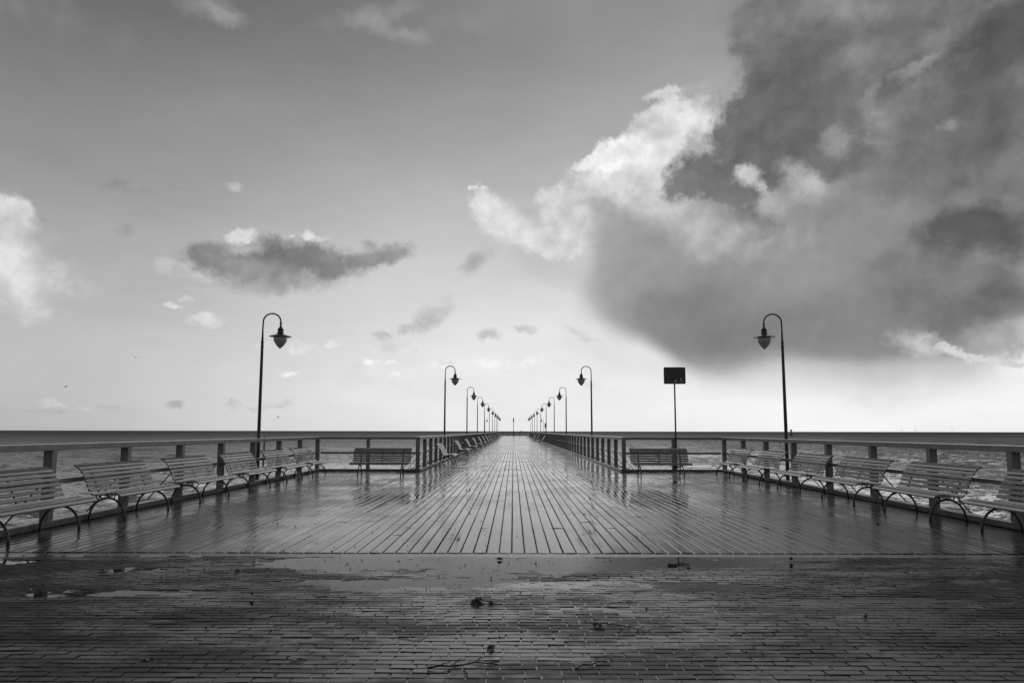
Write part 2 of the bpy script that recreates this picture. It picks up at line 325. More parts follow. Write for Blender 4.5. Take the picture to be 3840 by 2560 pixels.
# the clear-sky model carries part of the gradient
base = t.math('ADD', t.math('MULTIPLY', base, .88), t.math('MULTIPLY', bw.outputs[0], .006))
big = t.noise(t.scale(dirv, (1, 1, 2.6)), 3.5, 8, .6)
base = t.math('MULTIPLY', base, t.mapr(big, .3, .7, .93, 1.07))
comb = t.n('ShaderNodeCombineXYZ'); t.put(comb.inputs[0], az); t.put(comb.inputs[1], el)
def warp(scale, detail, amp, rough=.6):
    c = t.noise(dirv, scale, detail, rough, out=1)
    a = t.n('ShaderNodeVectorMath', operation='SUBTRACT'); nt.links.new(c, a.inputs[0]); a.inputs[1].default_value = (.5,.5,.5)
    m2 = t.n('ShaderNodeVectorMath', operation='MULTIPLY'); nt.links.new(a.outputs[0], m2.inputs[0]); m2.inputs[1].default_value = (amp, amp*.8, 0)
    ad = t.n('ShaderNodeVectorMath', operation='ADD'); nt.links.new(comb.outputs[0], ad.inputs[0]); nt.links.new(m2.outputs[0], ad.inputs[1])
    return ad.outputs[0]
warps = [warp(24, 9, 3.0, .68), warp(11, 9, 6.5, .6), warp(6, 8, 10, .58)]
edge = [t.noise(dirv, 34, 8, .68), t.noise(dirv, 16, 8, .64), t.noise(dirv, 7, 7, .6)]
edge = [t.math('SUBTRACT', e, .5) for e in edge]
ek = [1.5, 1.2, 1.0]
edge = [t.math('MULTIPLY', e, k) for e, k in zip(edge, ek)]
tex = t.mapr(t.noise(dirv, 15, 9, .62), .3, .7, .84, 1.16)
texf = t.mapr(t.noise(dirv, 40, 9, .66), .3, .7, .93, 1.07)
# relief: cloud that thins towards the sun is lit, cloud that thickens is shaded
sdir = (sin(R(SUN_AZ))*cos(R(SUN_EL)), cos(R(SUN_AZ))*cos(R(SUN_EL)), sin(R(SUN_EL)))
of = t.n('ShaderNodeVectorMath', operation='SUBTRACT'); of.inputs[0].default_value = sdir; nt.links.new(dirv, of.inputs[1])
pm = t.n('ShaderNodeVectorMath', operation='MULTIPLY_ADD'); nt.links.new(of.outputs[0], pm.inputs[0]); pm.inputs[1].default_value = (.04,.04,.04); nt.links.new(dirv, pm.inputs[2])
rel = t.math('SUBTRACT', t.noise(dirv, 13, 7, .56), t.noise(pm.outputs[0], 13, 7, .56))
relief = t.mapr(rel, -.16, .16, .78, 1.22)
soft_tex = t.math('MULTIPLY', t.mapr(rel, -.2, .2, .9, 1.1), t.mapr(t.noise(dirv, 6, 5, .5), .3, .7, .9, 1.1))
tex = t.math('MULTIPLY', t.math('MULTIPLY', tex, texf), relief)
texf = t.math('MULTIPLY', texf, t.mapr(rel, -.16, .16, .74, 1.15))
warps.append(warp(5, 1.5, 5, .5)); edge.append(t.math('MULTIPLY', t.math('SUBTRACT', t.noise(dirv, 5, 3, .5), .5), .6))
def layers(sel):
    col = base
    for (a, e, ra, re, ro, tone, op, soft, w) in sel:
        # the vanishing term chains the layers so that they are evaluated one after the other
        ch = t.n('ShaderNodeVectorMath', operation='MULTIPLY_ADD'); nt.links.new(col, ch.inputs[0]); ch.inputs[1].default_value = (1e-7, 0, 0); nt.links.new(warps[w], ch.inputs[2])
        mp = t.n('ShaderNodeMapping'); mp.vector_type = 'TEXTURE'; nt.links.new(ch.outputs[0], mp.inputs[0])
        mp.inputs['Location'].default_value = (a, e, 0); mp.inputs['Rotation'].default_value = (0, 0, R(ro)); mp.inputs['Scale'].default_value = (ra, re, 1)
        ln = t.n('ShaderNodeVectorMath', operation='LENGTH'); nt.links.new(mp.outputs[0], ln.inputs[0])
        d = t.math('ADD', ln.outputs['Value'], edge[w])
        mk = t.mapr(d, 1+soft*.5, max(.02, 1-soft), 0, op, True)
        k = lin(tone)
        tn = t.math('MULTIPLY', soft_tex, k) if w == 3 else t.math('MULTIPLY', tex, k) if tone < 215 else t.math('MULTIPLY', texf, k)
        col = t.mix(mk, col, tn)
    col = t.math('MAXIMUM', col, .02)
    b_ = t.n('ShaderNodeBackground'); b_.inputs['Strength'].default_value = .1
    nt.links.new(t.grey(t.math('MULTIPLY', col, 10)), b_.inputs[0]); return b_.outputs[0]
def touch(a0, a1):
    """the clouds that can reach into a sector of azimuth"""
    o_ = []
    for c_ in CLOUDS:
        r_ = max(c_[2], c_[3]*abs(sin(R(c_[4]))))*(1+c_[7]*.5+.45)+[1.3, 2.6, 4, 2][c_[8]]
        if c_[0]+r_ > a0 and c_[0]-r_ < a1: o_.append(c_)
    return o_
def either(v, lim, sh_lo, sh_hi):
    m_ = t.n('ShaderNodeMixShader'); t.put(m_.inputs[0], t.math('GREATER_THAN', v, lim)); nt.links.new(sh_lo, m_.inputs[1]); nt.links.new(sh_hi, m_.inputs[2]); return m_.outputs[0]
left = either(az, -18, layers(touch(-60, -18)), layers(touch(-18, 2)))
right = either(az, 18, layers(touch(2, 18)), layers(touch(18, 60)))
front = either(az, 2, left, right)
plain = layers([])
inside = t.math('MULTIPLY', t.math('LESS_THAN', aabs, 60), t.math('MULTIPLY', t.math('LESS_THAN', el, 48), t.math('GREATER_THAN', el, -1)))
nt.nodes.remove(bg)
nt.links.new(either(inside, .5, plain, front), out.inputs[0])

sun = bpy.data.lights.new('sun', 'SUN'); sun.energy = .5; sun.angle = R(60); sun.color = (1, 1, 1)
so = bpy.data.objects.new('sun', sun); C.objects.link(so); so.location = (20, 40, 40)
so.rotation_euler = Vector((sin(R(SUN_AZ))*cos(R(SUN_EL)), cos(R(SUN_AZ))*cos(R(SUN_EL)), sin(R(SUN_EL)))).to_track_quat('Z', 'Y').to_euler()

# ------------------------------------------------------------------ dimensions (metres; pier axis is the Y axis)
HP, HW = 3.24, 6.4            # rail centre lines: narrow pier, wide platform
Y0, Y1, Y2, Y3 = 7.17, 21.15, 145.0, 184.0
PITCH = .1365

# ------------------------------------------------------------------ deck of separate boards
def board(mb, x0, x1, y0, y1, rnd):
    z = rnd.uniform(-.0015, .0015); tl = rnd.uniform(-.0016, .0016); te = rnd.uniform(-.002, .002)
    c = .009; vs = []
    for y, dz in ((y0, te), (y1, -te)):
        yy = y
        vs += [(x0, yy, -.045), (x0, yy, -.007+z+tl+dz), (x0+c, yy, z+tl+dz), ((x0+x1)/2, yy, z+dz+.0008), (x1-c, yy, z-tl+dz), (x1, yy, -.007+z-tl+dz), (x1, yy, -.045)]
    fs = [(i, i+1, i+8, i+7) for i in range(6)] + [(6, 5, 4, 3, 2, 1, 0), (7, 8, 9, 10, 11, 12, 13)]
    mb.add(vs, fs)
mb = MB(); rnd = random.Random(3)
n0 = int(math.floor(-6.5/PITCH))
for i in range(n0, -n0+1):
    xa = -.253+PITCH*2+i*PITCH
    x0 = xa+.006+rnd.uniform(-.0015, .0015); x1 = xa+PITCH-.006+rnd.uniform(-.0015, .0015)
    if x0 < -6.46 or x1 > 6.46: continue
    narrow = abs((x0+x1)/2) < HP-.08
    y = Y0; segs = []
    end = Y3 if narrow else Y1-.09
    L = rnd.choice([1.2, 1.8, 2.4, 3.0, 3.6])
    while y < end-.01:
        y2 = min(end, y+L)
        if end-y2 < .6: y2 = end
        segs.append((y, y2)); y = y2; L = rnd.choice([2.4, 3.0, 3.6, 4.2]) if y < 60 else 6
    if not narrow: 
        y = Y2+.09
        while y < Y3-.01:
            y2 = min(Y3, y+6); segs.append((y, y2)); y = y2
    for a, b_ in segs: board(mb, x0, x1, a+.002, b_-.002, rnd)
mb.box(-6.32, 6.32, Y0, Y1-.09, -.35, -.052, mi=1); mb.box(-HP+.07, HP-.07, Y1-.09, Y2+.09, -.35, -.052, mi=1); mb.box(-6.32, 6.32, Y2+.09, Y3, -.35, -.052, mi=1)
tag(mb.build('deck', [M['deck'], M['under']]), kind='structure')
# threshold timber between paving and boards
tag(MB().box(-6.9, 6.9, 6.99, Y0-.012, -.3, -.006, b=.004).build('threshold_strip', M['strip']), kind='structure')

# ------------------------------------------------------------------ paving
DIPS = [(-.2,6.8,1.7,.12,.7),(2.0,6.92,1.7,.1,.9),(-1.7,6.85,.6,.1,1),(-.9,6.55,1.9,.25,1),(-2.0,6.45,.6,.2,1),(-5.4,6.62,.5,.12,1.2),(-3.7,6.25,.3,.08,1),(-1.1,5.75,1.1,.16,1),(-.5,6.1,.6,.14,.9),(.4,6.35,.9,.14,.8),(1.55,6.6,1.5,.12,1.0),(2.7,6.3,.9,.08,.8),(1.0,5.75,.8,.12,.9),(3.6,5.9,.9,.08,.7),
        (-3.1,5.35,1.1,.09,.9),(-2.2,5.1,.6,.06,.7),(-2.7,4.6,.7,.05,.5),(.2,4.9,.5,.05,.5),(-1.5,4.25,.6,.05,.4),(4.4,5.3,.6,.08,.6),(2.6,5.2,.6,.08,.6),(-4.6,5.4,.6,.1,.6)]
BUMPS = [(-2.9,6.3,.5,.2,1.2),(-.3,6.15,.35,.12,1.0),(-1.5,6.3,.5,.1,.7),(.9,6.1,.6,.1,.8),(4.2,6.3,1.0,.3,.6)]
def hz(x, y):
    v = Vector((x*.55, y*1.1, 3.1))
    h = mnoise.fractal(v, 1.0, 2.0, 4)*.0034 + .0006
    w = Vector((x*1.7, y*2.2, 9.2)); dx = mnoise.noise(w)*.35; dy = mnoise.noise(w+Vector((5,5,5)))*.13
    for cx, cy, rx, ry, k in DIPS:
        q = ((x+dx-cx)/rx)**2+((y+dy-cy)/ry)**2
        if q < 6: h -= k*.010*math.exp(-q)
    for cx, cy, rx, ry, k in BUMPS:
        q = ((x+dx-cx)/rx)**2+((y+dy-cy)/ry)**2
        if q < 6: h += k*.004*math.exp(-q)
    return h
mb = MB(); rnd = random.Random(11); ROW = .0677; y = 3.05; row = 0
while y < 6.98:
    off = (row % 2)*.1+rnd.uniform(-.02, .02)
    x = -6.3+off-.2
    sl = rnd.uniform(-.0012, .0012)
    while x < 6.3:
        Lb = .2+rnd.uniform(-.004, .004); g2 = .0032+rnd.uniform(0, .0022)
        xa, xb = x+g2, x+Lb-g2; ya, yb = y+.0038+rnd.uniform(0,.001), y+ROW-.0038-rnd.uniform(0,.001)
        yr = rnd.uniform(-.0015, .0015)+sl
        zc = hz(x+.1, y+.03)+rnd.gauss(0, .0007)
        tx = rnd.gauss(0, .0010); ty = rnd.gauss(0, .0006)
        c = .003
        def P(px, py, dz):
            return (px, py+yr*(1 if px > x+.1 else -1)+(px)*-.004, zc+dz+tx*(1 if px > x+.1 else -1)+ty*(1 if py > y+.034 else -1))
        vs = [P(xa,ya,-.05),P(xb,ya,-.05),P(xb,yb,-.05),P(xa,yb,-.05),
              P(xa,ya,-.003),P(xb,ya,-.003),P(xb,yb,-.003),P(xa,yb,-.003),
              P(xa+c,ya+c,0),P(xb-c,ya+c,0),P(xb-c,yb-c,0),P(xa+c,yb-c,0)]
        if max(v[1] for v in vs) < 6.988:
            mb.add(vs, [(0,1,5,4),(1,2,6,5),(2,3,7,6),(3,0,4,7),(4,5,9,8),(5,6,10,9),(6,7,11,10),(7,4,8,11),(8,9,10,11)])
        x += Lb
    y += ROW; row += 1
mb.box(-6.35, 6.35, 3.0, 6.985, -.3, -.0125, mi=1)
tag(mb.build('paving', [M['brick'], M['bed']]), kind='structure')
film = MB().add([(-6.34,3.01,-.0034),(6.34,3.01,-.0034),(6.34,6.988,-.0034),(-6.34,6.988,-.0034)], [(0,1,2,3)]).build('rain_water', M['film'])
tag(film, kind='structure')
mb = MB(); mb.box(-60, 60, -60, 2.998, -4, -.004); mb.box(-60, -6.36, 2.998, 6.8, -4, -.004); mb.box(6.36, 60, 2.998, 6.8, -4, -.004)
tag(mb.build('ground', M['paving']), kind='structure')

# ------------------------------------------------------------------ sea
def sea():
    rs = [9.0]
    while rs[-1] < 60000:
        r = rs[-1]; rs.append(r*(1.0065 if r < 600 else 1.03 if r < 3000 else 1.2))
    front = np.radians(np.linspace(-52, 52, 760)); rest = np.radians(np.linspace(52, 308, 60)[1:-1])
    th = np.concatenate([front, rest]); rs = np.array(rs)
    Rr, T = np.meshgrid(rs, th, indexing='ij')
    X = Rr*np.sin(T); Y = Rr*np.cos(T); Z = np.zeros_like(X)
    rng = np.random.RandomState(2)
    cell = Rr*.0065*1.2
    for k in range(70):
        lam = .5*(34**rng.rand()); ang = rng.normal(0, .55)+.15; amp = .0085*lam**.72*rng.uniform(.5, 1.1)
        kx, ky = 2*pi/lam*sin(ang), 2*pi/lam*cos(ang); ph = rng.rand()*2*pi
        warpx = 1.5*np.sin(X*.071+k)+1.2*np.sin(Y*.053+k*2.1)
        fade = np.clip((lam/cell-2)/3, 0, 1)
        p = kx*(X+warpx*.3)+ky*(Y+warpx)+ph
        Z += amp*fade*(np.sin(p)+.35*np.cos(2*p)*fade)
    Z *= np.clip(1.3-Rr/2500, .3, 1)
    nr, nt_ = X.shape
    co = np.stack([X-.0, Y, Z-2.7], -1).reshape(-1, 3)
    i = np.arange(nr-1)[:, None]; j = np.arange(nt_)[None, :]; jn = (j+1) % nt_
    q = np.stack(np.broadcast_arrays(i*nt_+j, i*nt_+jn, (i+1)*nt_+jn, (i+1)*nt_+j), -1).reshape(-1, 4)[:, ::-1]
    me = bpy.data.meshes.new('sea'); me.vertices.add(len(co)); me.vertices.foreach_set('co', co.ravel())
    me.loops.add(q.size); me.loops.foreach_set('vertex_index', np.ascontiguousarray(q).ravel())
    me.polygons.add(len(q)); me.polygons.foreach_set('loop_start', np.arange(0, q.size, 4)); me.polygons.foreach_set('loop_total', np.full(len(q), 4))
    me.polygons.foreach_set('use_smooth', np.ones(len(q), bool))
    me.update(); me.validate(); me.materials.append(M['sea'])
    o = bpy.data.objects.new('sea', me); C.objects.link(o); tag(o, kind='structure')
sea()

# ------------------------------------------------------------------ fences
PW, PD = .12, .098
def fence(name, label, x, ya, yb, side, npost, stays=True, group='timber fences of the pier', skip_first=False):
    """fence running along Y at lateral x; side = +1 when the sea is at +x"""
    root = empty('fence', (x, ya, 0)); tag(root, label, 'fence', group)
    L = yb-ya
    a, b_ = (-.07, .12) if side > 0 else (-.12, .07)
    MB().box(a, b_, -PD/2-.003, L+PD/2+.003, 1.004, 1.09, b=.006).build('top_rail', M['rail'], root)
    MB().box(-.028+side*.012, .028+side*.012, 0, L, .555, .62, b=.004).build('mid_rail', M['rail'], root)
    k0, k1 = sorted((-side*.10, side*.075))
    kb = MB()
    yy = 0
    while yy < L:
        e = min(L, yy+3.3); kb.box(k0, k1, yy+.003-(PD/2 if yy == 0 else 0), e-.003+(PD/2 if e == L else 0), 0.002, .092, b=.014); yy = e
    kb.build('kerb_beam', M['kerb'], root)
    sp = L/(npost-1)
    p0 = st0 = None
    for i in range(npost):
        if p0 is None:
            p0 = MB().box(-PW/2, PW/2, -PD/2, PD/2, .088, 1.006, b=.004).build('post', M['post'], root)
            p = p0
        else:
            p = p0.copy(); C.objects.link(p); p.parent = root
        p.location = (0, i*sp, 0)
    if stays:
        ns = npost if npost < 60 else npost
        for i in range(ns):
            if st0 is None:
                mbs = MB(); mbs.tube([(side*.06, 0, .60), (side*.62, 0, -.06)], .011, 6)
                mbs.box(*sorted((side*.02, side*.75)), -.045, .045, -.2, -.06)
                st0 = mbs.build('stay', M['steel'], root); s_ = st0
            else:
                s_ = st0.copy(); C.objects.link(s_); s_.parent = root
            s_.location = (0, i*sp, 0)
    return root
def cross_fence(label, xa, xb, y, sea_side=1, npost=3, ends=False, group='timber fences of the pier', kerb=True):
    """fence running along X; posts only between the ends unless ends"""
    root = empty('fence', (xa, y, 0)); tag(root, label, 'fence', group); L = xb-xa
    MB().box(0, L, -.069, .069, 1.007, 1.088, b=.006).build('top_rail', M['rail'], root)
    MB().box(0, L, -.02, .036, .555, .62, b=.004).build('mid_rail', M['rail'], root)
    MB().box(0, L, -.10, .075, 0.002, .09, b=.014).build('kerb_beam', M['kerb'], root)
    p0 = None
    rng_ = range(npost) if ends else range(1, npost-1)
    for i in rng_:
        if p0 is None: p0 = MB().box(-.05, .05, -PW/2, PW/2, .088, 1.009, b=.004).build('post', M['post'], root); p = p0
        else: p = p0.copy(); C.objects.link(p); p.parent = root
        p.location = (L*i/(npost-1), 0, 0)
    return root
yF = 7.2
fence('l', 'grey timber fence behind the left row of benches on the wide platform', -HW, yF, Y1, -1, 9)
fence('r', 'grey timber fence behind the right row of benches on the wide platform', HW, yF, Y1, 1, 9)
fence('l', 'long timber fence along the left side of the narrow pier, benches in front of it', -HP, Y1, Y2, -1, 76)
fence('r', 'long timber fence on the right of the narrow pier, benches only far off', HP, Y1, Y2, 1, 76)
cross_fence('short two-bay fence closing the wide platform on the left, behind a single bench', -HW+.101, -HP-.101+.03, Y1)
cross_fence('short two-bay fence closing the wide platform on the right, behind the sign pole', HP+.101-.03, HW-.101, Y1)
fence('l', 'far left side fence of the wide pier head, beyond the long fence', -HW, Y2, Y3, -1, 24)
fence('r', 'far right side fence of the wide pier head, beyond the long fence', HW, Y2, Y3, 1, 24)
cross_fence('short fence of the pier head joining the far end of the left pier fence', -HW+.101, -HP-.101, Y2)
cross_fence('short fence of the pier head joining the far end of the right pier fence', HP+.101, HW-.101, Y2)
cross_fence('distant fence across the very end of the pier with the sea behind it', -HW+.101, HW-.101, Y3, npost=9)

# ------------------------------------------------------------------ benches
PROF = [(0,.375),(-.03,.397),(-.075,.408),(-.14,.408),(-.21,.397),(-.28,.384),(-.34,.378),(-.39,.388),(-.425,.425),(-.455,.49),(-.485,.56),(-.52,.635),(-.56,.70),(-.605,.75),(-.655,.782)]
def resample(pts, n):
    P_ = [Vector((a, b_)) for a, b_ in pts]
    # Catmull-Rom densify
    Q = []
    for i in range(len(P_)-1):
        p0, p1, p2, p3 = P_[max(i-1,0)], P_[i], P_[i+1], P_[min(i+2,len(P_)-1)]
        for k in range(8):
            u = k/8; Q.append(.5*((2*p1)+(p2-p0)*u+(2*p0-5*p1+4*p2-p3)*u*u+(3*p1-p0-3*p2+p3)*u**3))
    Q.append(P_[-1]); d = [0]
    for i in range(1, len(Q)): d.append(d[-1]+(Q[i]-Q[i-1]).length)
    outp = []
    for k in range(n):
        s_ = d[-1]*k/(n-1); i = max(1, next((j for j in range(len(d)) if d[j] >= s_-1e-9), len(d)-1))
        u = (s_-d[i-1])/max(1e-9, d[i]-d[i-1]); outp.append((Q[i-1].lerp(Q[i], u), (Q[i]-Q[i-1]).normalized()))
    return outp
def make_bench():
    root = empty('bench', (0,0,0))
    L = 1.63; sl = resample(PROF, 14)
    def slat(mb, c, tdir, w=.049, th=.022):
        n = Vector((tdir.y, -tdir.x))           # normal
        if n.y < 0 and abs(n.y) > .3: n = -n
        if abs(n.y) <= .3 and n.x < 0: n = -n
        n = n.normalized(); cc = c-n*(th/2)
        h = w/2; r = .005
        cs = [(-h,-th/2),(h,-th/2),(h,th/2-r),(h-r,th/2),(-h+r,th/2),(-h,th/2-r)]
        vs = []
        for xx in (-L/2, L/2):
            for a, b_ in cs:
                p = cc+tdir*a+n*b_; vs.append((xx, -p.x, p.y))
        k = len(cs)
        mb.add(vs, [(i, (i+1) % k, (i+1) % k+k, i+k) for i in range(k)]+[tuple(reversed(range(k))), tuple(range(k, 2*k))])
    seat = MB(); back = MB()
    for i, (c, td) in enumerate(sl): slat(seat if i < 6 else back, c, td)
    seat.build('seat', M['slat'], root); back.build('backrest', M['slat'], root)
    line = resample(PROF, 40)
    def strap(x, wd=.02, i0=1, i1=39):
        mb = MB(); vs = []
        pts = line[i0:i1]
        for c, td in pts:
            n = Vector((td.y, -td.x))
            if n.y < 0 and abs(n.y) > .3: n = -n
            if abs(n.y) <= .3 and n.x < 0: n = -n
            for off in (.023, .034):
                p = c-n*off; vs += [(x-wd, -p.x, p.y), (x+wd, -p.x, p.y)]
        fs = []
        for i in range(len(pts)-1):
            a = i*4; fs += [(a, a+1, a+5, a+4), (a+2, a+6, a+7, a+3), (a, a+4, a+6, a+2), (a+1, a+3, a+7, a+5)]
        fs += [(0, 2, 3, 1)]; e = (len(pts)-1)*4; fs += [(e, e+1, e+3, e+2)]
        mb.add(vs, fs); return mb
    for x in (-.59, 0, .59): strap(x, .02 if x else .012).build('frame', M['iron'], root)
    for x in (-.59, .59):
        mb = MB(); pts = []
        for k in range(25):
            a = pi*k/24; zz = max(0, sin(a))**.9
            pts.append((x, .31+.255*cos(a), .012+.30*zz))
        pts = [(x, .565, 0.0)]+pts[1:-1]+[(x, .055, 0.0)]
        mb.tube(pts, .0155, 8)
        mb.tube([(x, .22, .295), (x, .20, .372)], .009, 6); mb.tube([(x, .40, .30), (x, .43, .375)], .009, 6)
        mb.tube([(x, .50, .22), (x, .455, .42)], .009, 6)
        mb.lathe([(.0, .006), (.024, .006), (.024, 0.0), (0, 0)], x, .565, 10); mb.lathe([(.0, .006), (.024, .006), (.024, 0.0), (0, 0)], x, .055, 10)
        mb.build('leg', M['iron'], root, smooth=True)
    mb = MB(); mb.tube([(-.59, .31, .335), (.59, .31, .335)], .008, 6); mb.build('stretcher', M['iron'], root, smooth=True)
    return root
# local frame: length along X, seat front edge on y = 0 facing -Y
proto = None
def place(x, y, rz, label, group):
    global proto
    if proto is None: proto = make_bench(); o = proto
    else: o = copy_tree(proto)
    o.location = (x, y, .002); o.rotation_euler = (0, 0, rz); tag(o, label, 'bench', group); return o
ordn = ['nearest', 'second nearest', 'third nearest', 'fourth nearest', 'fifth nearest', 'farthest']
ly = [8.04, 10.22, 12.52, 14.77, 17.08, 19.22]
G1 = 'slatted benches along the side fences of the wide platform'
for i, y in enumerate(ly):
    j = random.uniform(-.012, .012)
    place(-5.70+j, y, R(90+random.uniform(-.8,.8)), '%s of the six curved slatted benches along the left platform fence' % ordn[i], G1)
for i, y in enumerate([7.99, 10.21, 12.38, 14.55, 16.84, 19.08]):
    j = random.uniform(-.012, .012)
    place(5.62+j, y, R(-90+random.uniform(-.8,.8)), '%s of the six curved slatted benches along the right platform fence' % ordn[i], G1)
place(-3.93, 18.5, R(.6), 'slatted bench facing the camera in front of the left cross fence', 'slatted benches facing the camera')
place(3.87, 18.5, R(-.6), 'slatted bench facing the camera in front of the right cross fence, by the sign pole', 'slatted benches facing the camera')
G2 = 'slatted benches along the narrow pier'
num = ['first', 'second', 'third', 'fourth', 'fifth', 'sixth', 'seventh', 'eighth', 'ninth', 'tenth', 'eleventh', 'twelfth', 'thirteenth', 'fourteenth']
for i, y in enumerate([25.65, 33.2, 40.1, 47.0, 54.4, 61.5, 68.7, 75.8, 83.8, 92.3, 101, 115.5, 124.5, 132.5]):
    place(-2.42, y, R(90), '%s bench from the camera against the left fence of the narrow pier' % num[i], G2)
for i, y in enumerate([69.8, 84.8, 95.4, 103.8, 130.3, 141.8]):
    place(2.42, y, R(-90), '%s bench from the camera against the right fence of the narrow pier' % num[i], G2)

# ------------------------------------------------------------------ lamps
def make_lamp():
    """pole at the origin, arm towards +X"""
    root = empty('street_lamp', (0,0,0)); zb = -.45
    mb = MB(); mb.lathe([(0,zb),(.05,zb),(.048,.1),(.036,3.50),(.041,3.505),(.041,3.535),(.036,3.54),(.034,3.62),(.038,3.625),(.038,3.66),(.030,3.67),(.027,3.76),(.025,3.8)], n=16)
    smooth_by_angle(mb.build('pole', M['pole'], root))
    pts = [(0, 0, 3.78), (0, 0, 4.0), (.004, 0, 4.14)]
    for k in range(1, 20):
        a = pi-pi*k/20; pts.append((.24+.236*cos(a), 0, 4.19+.225*sin(a)))
    pts += [(.48, 0, 4.17), (.48, 0, 4.12)]
    MB().tube(pts, [.0245]+[.0205]*(len(pts)-1), 12).build('arm', M['pole'], root, smooth=True)
    mb = MB()
    mb.lathe([(0,4.17),(.022,4.17),(.042,4.155),(.042,4.148),(.022,4.14),(.026,4.12),(.026,4.07),(.034,4.045),(.07,4.0),(.083,3.975),(.083,3.962),(.074,3.955),(.074,3.93),(.085,3.885),(.125,3.845),(.15,3.832),(.235,3.812),(.288,3.79),(.288,3.783),(.20,3.775),(0,3.775)], .48, 0, 28)
    smooth_by_angle(mb.build('lamp_cap', M['hat'], root), 40)
    gp = []
    for k in range(17):
        u = k/16; r = .188*math.sqrt(max(0, 1-u**2.0))**1.15 if u < 1 else 0
        r = .188*(cos(u*pi/2)**.82)
        gp.append((r*(1-.06*(1-u)*(0 if u > .2 else 1)), 3.774-.315*u))
    MB().lathe(gp, .48, 0, 28).build('globe', M['globe'], root, smooth=True)
    return root
lamp0 = None; GL = 'hooked lamps lining both sides of the pier'
def lamp(x, y, label):
    global lamp0
    if lamp0 is None: lamp0 = make_lamp(); o = lamp0
    else: o = copy_tree(lamp0)
    o.location = (x, y, 0); o.rotation_euler = (R(random.uniform(-.2,.2)), R(random.uniform(-.15,.15)), 0 if x < 0 else pi); tag(o, label, 'street lamp', GL)
for s_, nm in ((-1, 'left'), (1, 'right')):
    lamp(s_*6.98, 17.75, 'largest hooked lamp, outside the %s fence of the wide platform' % nm)
LY = [32.3, 47.9, 61.9, 76.9, 92.6, 106.5, 119.5, 133, 146.5]
for s_, nm in ((-1, 'left'), (1, 'right')):
    for i, y in enumerate(LY):
        if i == 8: y = 144
        lamp(s_*3.55, y, '%s hooked lamp from the camera outside the %s narrow pier fence' % (num[i], nm))
for s_, nm in ((-1, 'left'), (1, 'right')):
    lamp(s_*6.98, 160, 'tiny distant hooked lamp outside the %s fence of the far pier head' % nm)

# ------------------------------------------------------------------ beacon at the pier end
root = empty('beacon_post', (-.17, 172, 0)); tag(root, 'slim dark lantern post standing centrally at the far end of the pier', 'beacon')
MB().lathe([(0,0),(.16,0),(.16,.04),(.075,.06),(.065,3.6),(.05,3.62),(0,3.62)], n=12).build('pole', M['pole'], root)
MB().lathe([(0,3.6),(.13,3.62),(.15,3.7),(.15,4.35),(.12,4.45),(.05,4.5),(.05,4.8),(.015,4.85),(0,4.95)], n=14).build('lantern', M['hat'], root)
MB().tube([(-.1,0,2.6),(.55,0,2.6)], .015, 6).build('bracket', M['pole'], root)
# ------------------------------------------------------------------ notice board seen edge-on near the right fence
root = empty('notice_board', (3.42, 76.0, 0)); tag(root, 'narrow dark board on two posts seen almost edge-on beside the right pier fence', 'notice board')
MB().box(-.085, .085, -.5, .5, 1.66, 2.18, b=.01).build('panel', M['sign'], root)
for dx in (-.07, .07):
    MB().box(dx-.02, dx+.02, -.3-.02+dx, -.3+.02+dx, -.2, 1.66).build('post', M['pole'], root)

# ------------------------------------------------------------------ accessibility sign
root = empty('sign', (4.84, 20.97, 0)); tag(root, 'dark sign panel with a wheelchair symbol on a tall pole by the right cross fence', 'sign')
MB().lathe([(0,.1),(.03,.1),(.03,1.2),(.025,1.21),(.0235,3.2),(0,3.2)], n=14).build('pole', M['pole'], root, smooth=False)
MB().box(-.11, .11, -.045, .045, .15, .2, b=.004).build('clamp', M['steel'], root)
def rrect(w, h, r, n=6):
    p = []
    for cx, cz, a0 in ((w/2-r, h/2-r, 0), (-w/2+r, h/2-r, 90), (-w/2+r, -h/2+r, 180), (w/2-r, -h/2+r, 270)):
        for k in range(n+1):
            a = R(a0+90*k/n); p.append((cx+r*cos(a), cz+r*sin(a)))
    return p
pp = rrect(.685, .53, .035); n = len(pp); zc = 3.02
mb = MB(); mb.add([(a-.0, -.04, b_+zc) for a, b_ in pp]+[(a, -.024, b_+zc) for a, b_ in pp], [tuple(range(n)), tuple(reversed(range(n, 2*n)))]+[(i, i+n, (i+1) % n+n, (i+1) % n) for i in range(n)])
panel = mb.build('panel', M['sign'], root)
# symbols: px of the sign -> local metres ; panel spans 430..1275 x 300..950
def sp(px, py): return ((px-852)/845*.685, -.0435, zc-(py-625)/650*.53)
mb = MB()
def stroke(pts, r): mb.tube([sp(*p) for p in pts], r, 6)
c = sp(1080, 730); mb.lathe([(0, 0), (.0001, 0)], 0, 0, 3)
hp = [(1080+20*cos(2*pi*k/12), 730+20*sin(2*pi*k/12)) for k in range(12)]
mb.add([sp(*p) for p in hp], [tuple(range(12))])
stroke([(1080,745),(1085,800)], .006); stroke([(1083,790),(1145,790)], .004); stroke([(1085,805),(1165,808),(1195,870),(1222,858)], .005)
stroke([(1110+0+62*cos(R(a)), 840+60*sin(R(a))) for a in range(30, 245, 14)], .0048)
mb.build('wheelchair_symbol', M['mark'], panel)
mb = MB()
for yy in (814, 851, 888): a = sp(828, yy-8); b_ = sp(940, yy+8); mb.add([(a[0], -.0435, b_[2]), (b_[0], -.0435, b_[2]), (b_[0], -.0435, a[2]), (a[0], -.0435, a[2])], [(0,1,2,3)])
mb.build('line_symbol', M['mark'], panel)
mb = MB()
for yy in (850, 884): stroke([(490+k*12, yy+9*sin(k*1.25)) for k in range(20)], .0036)
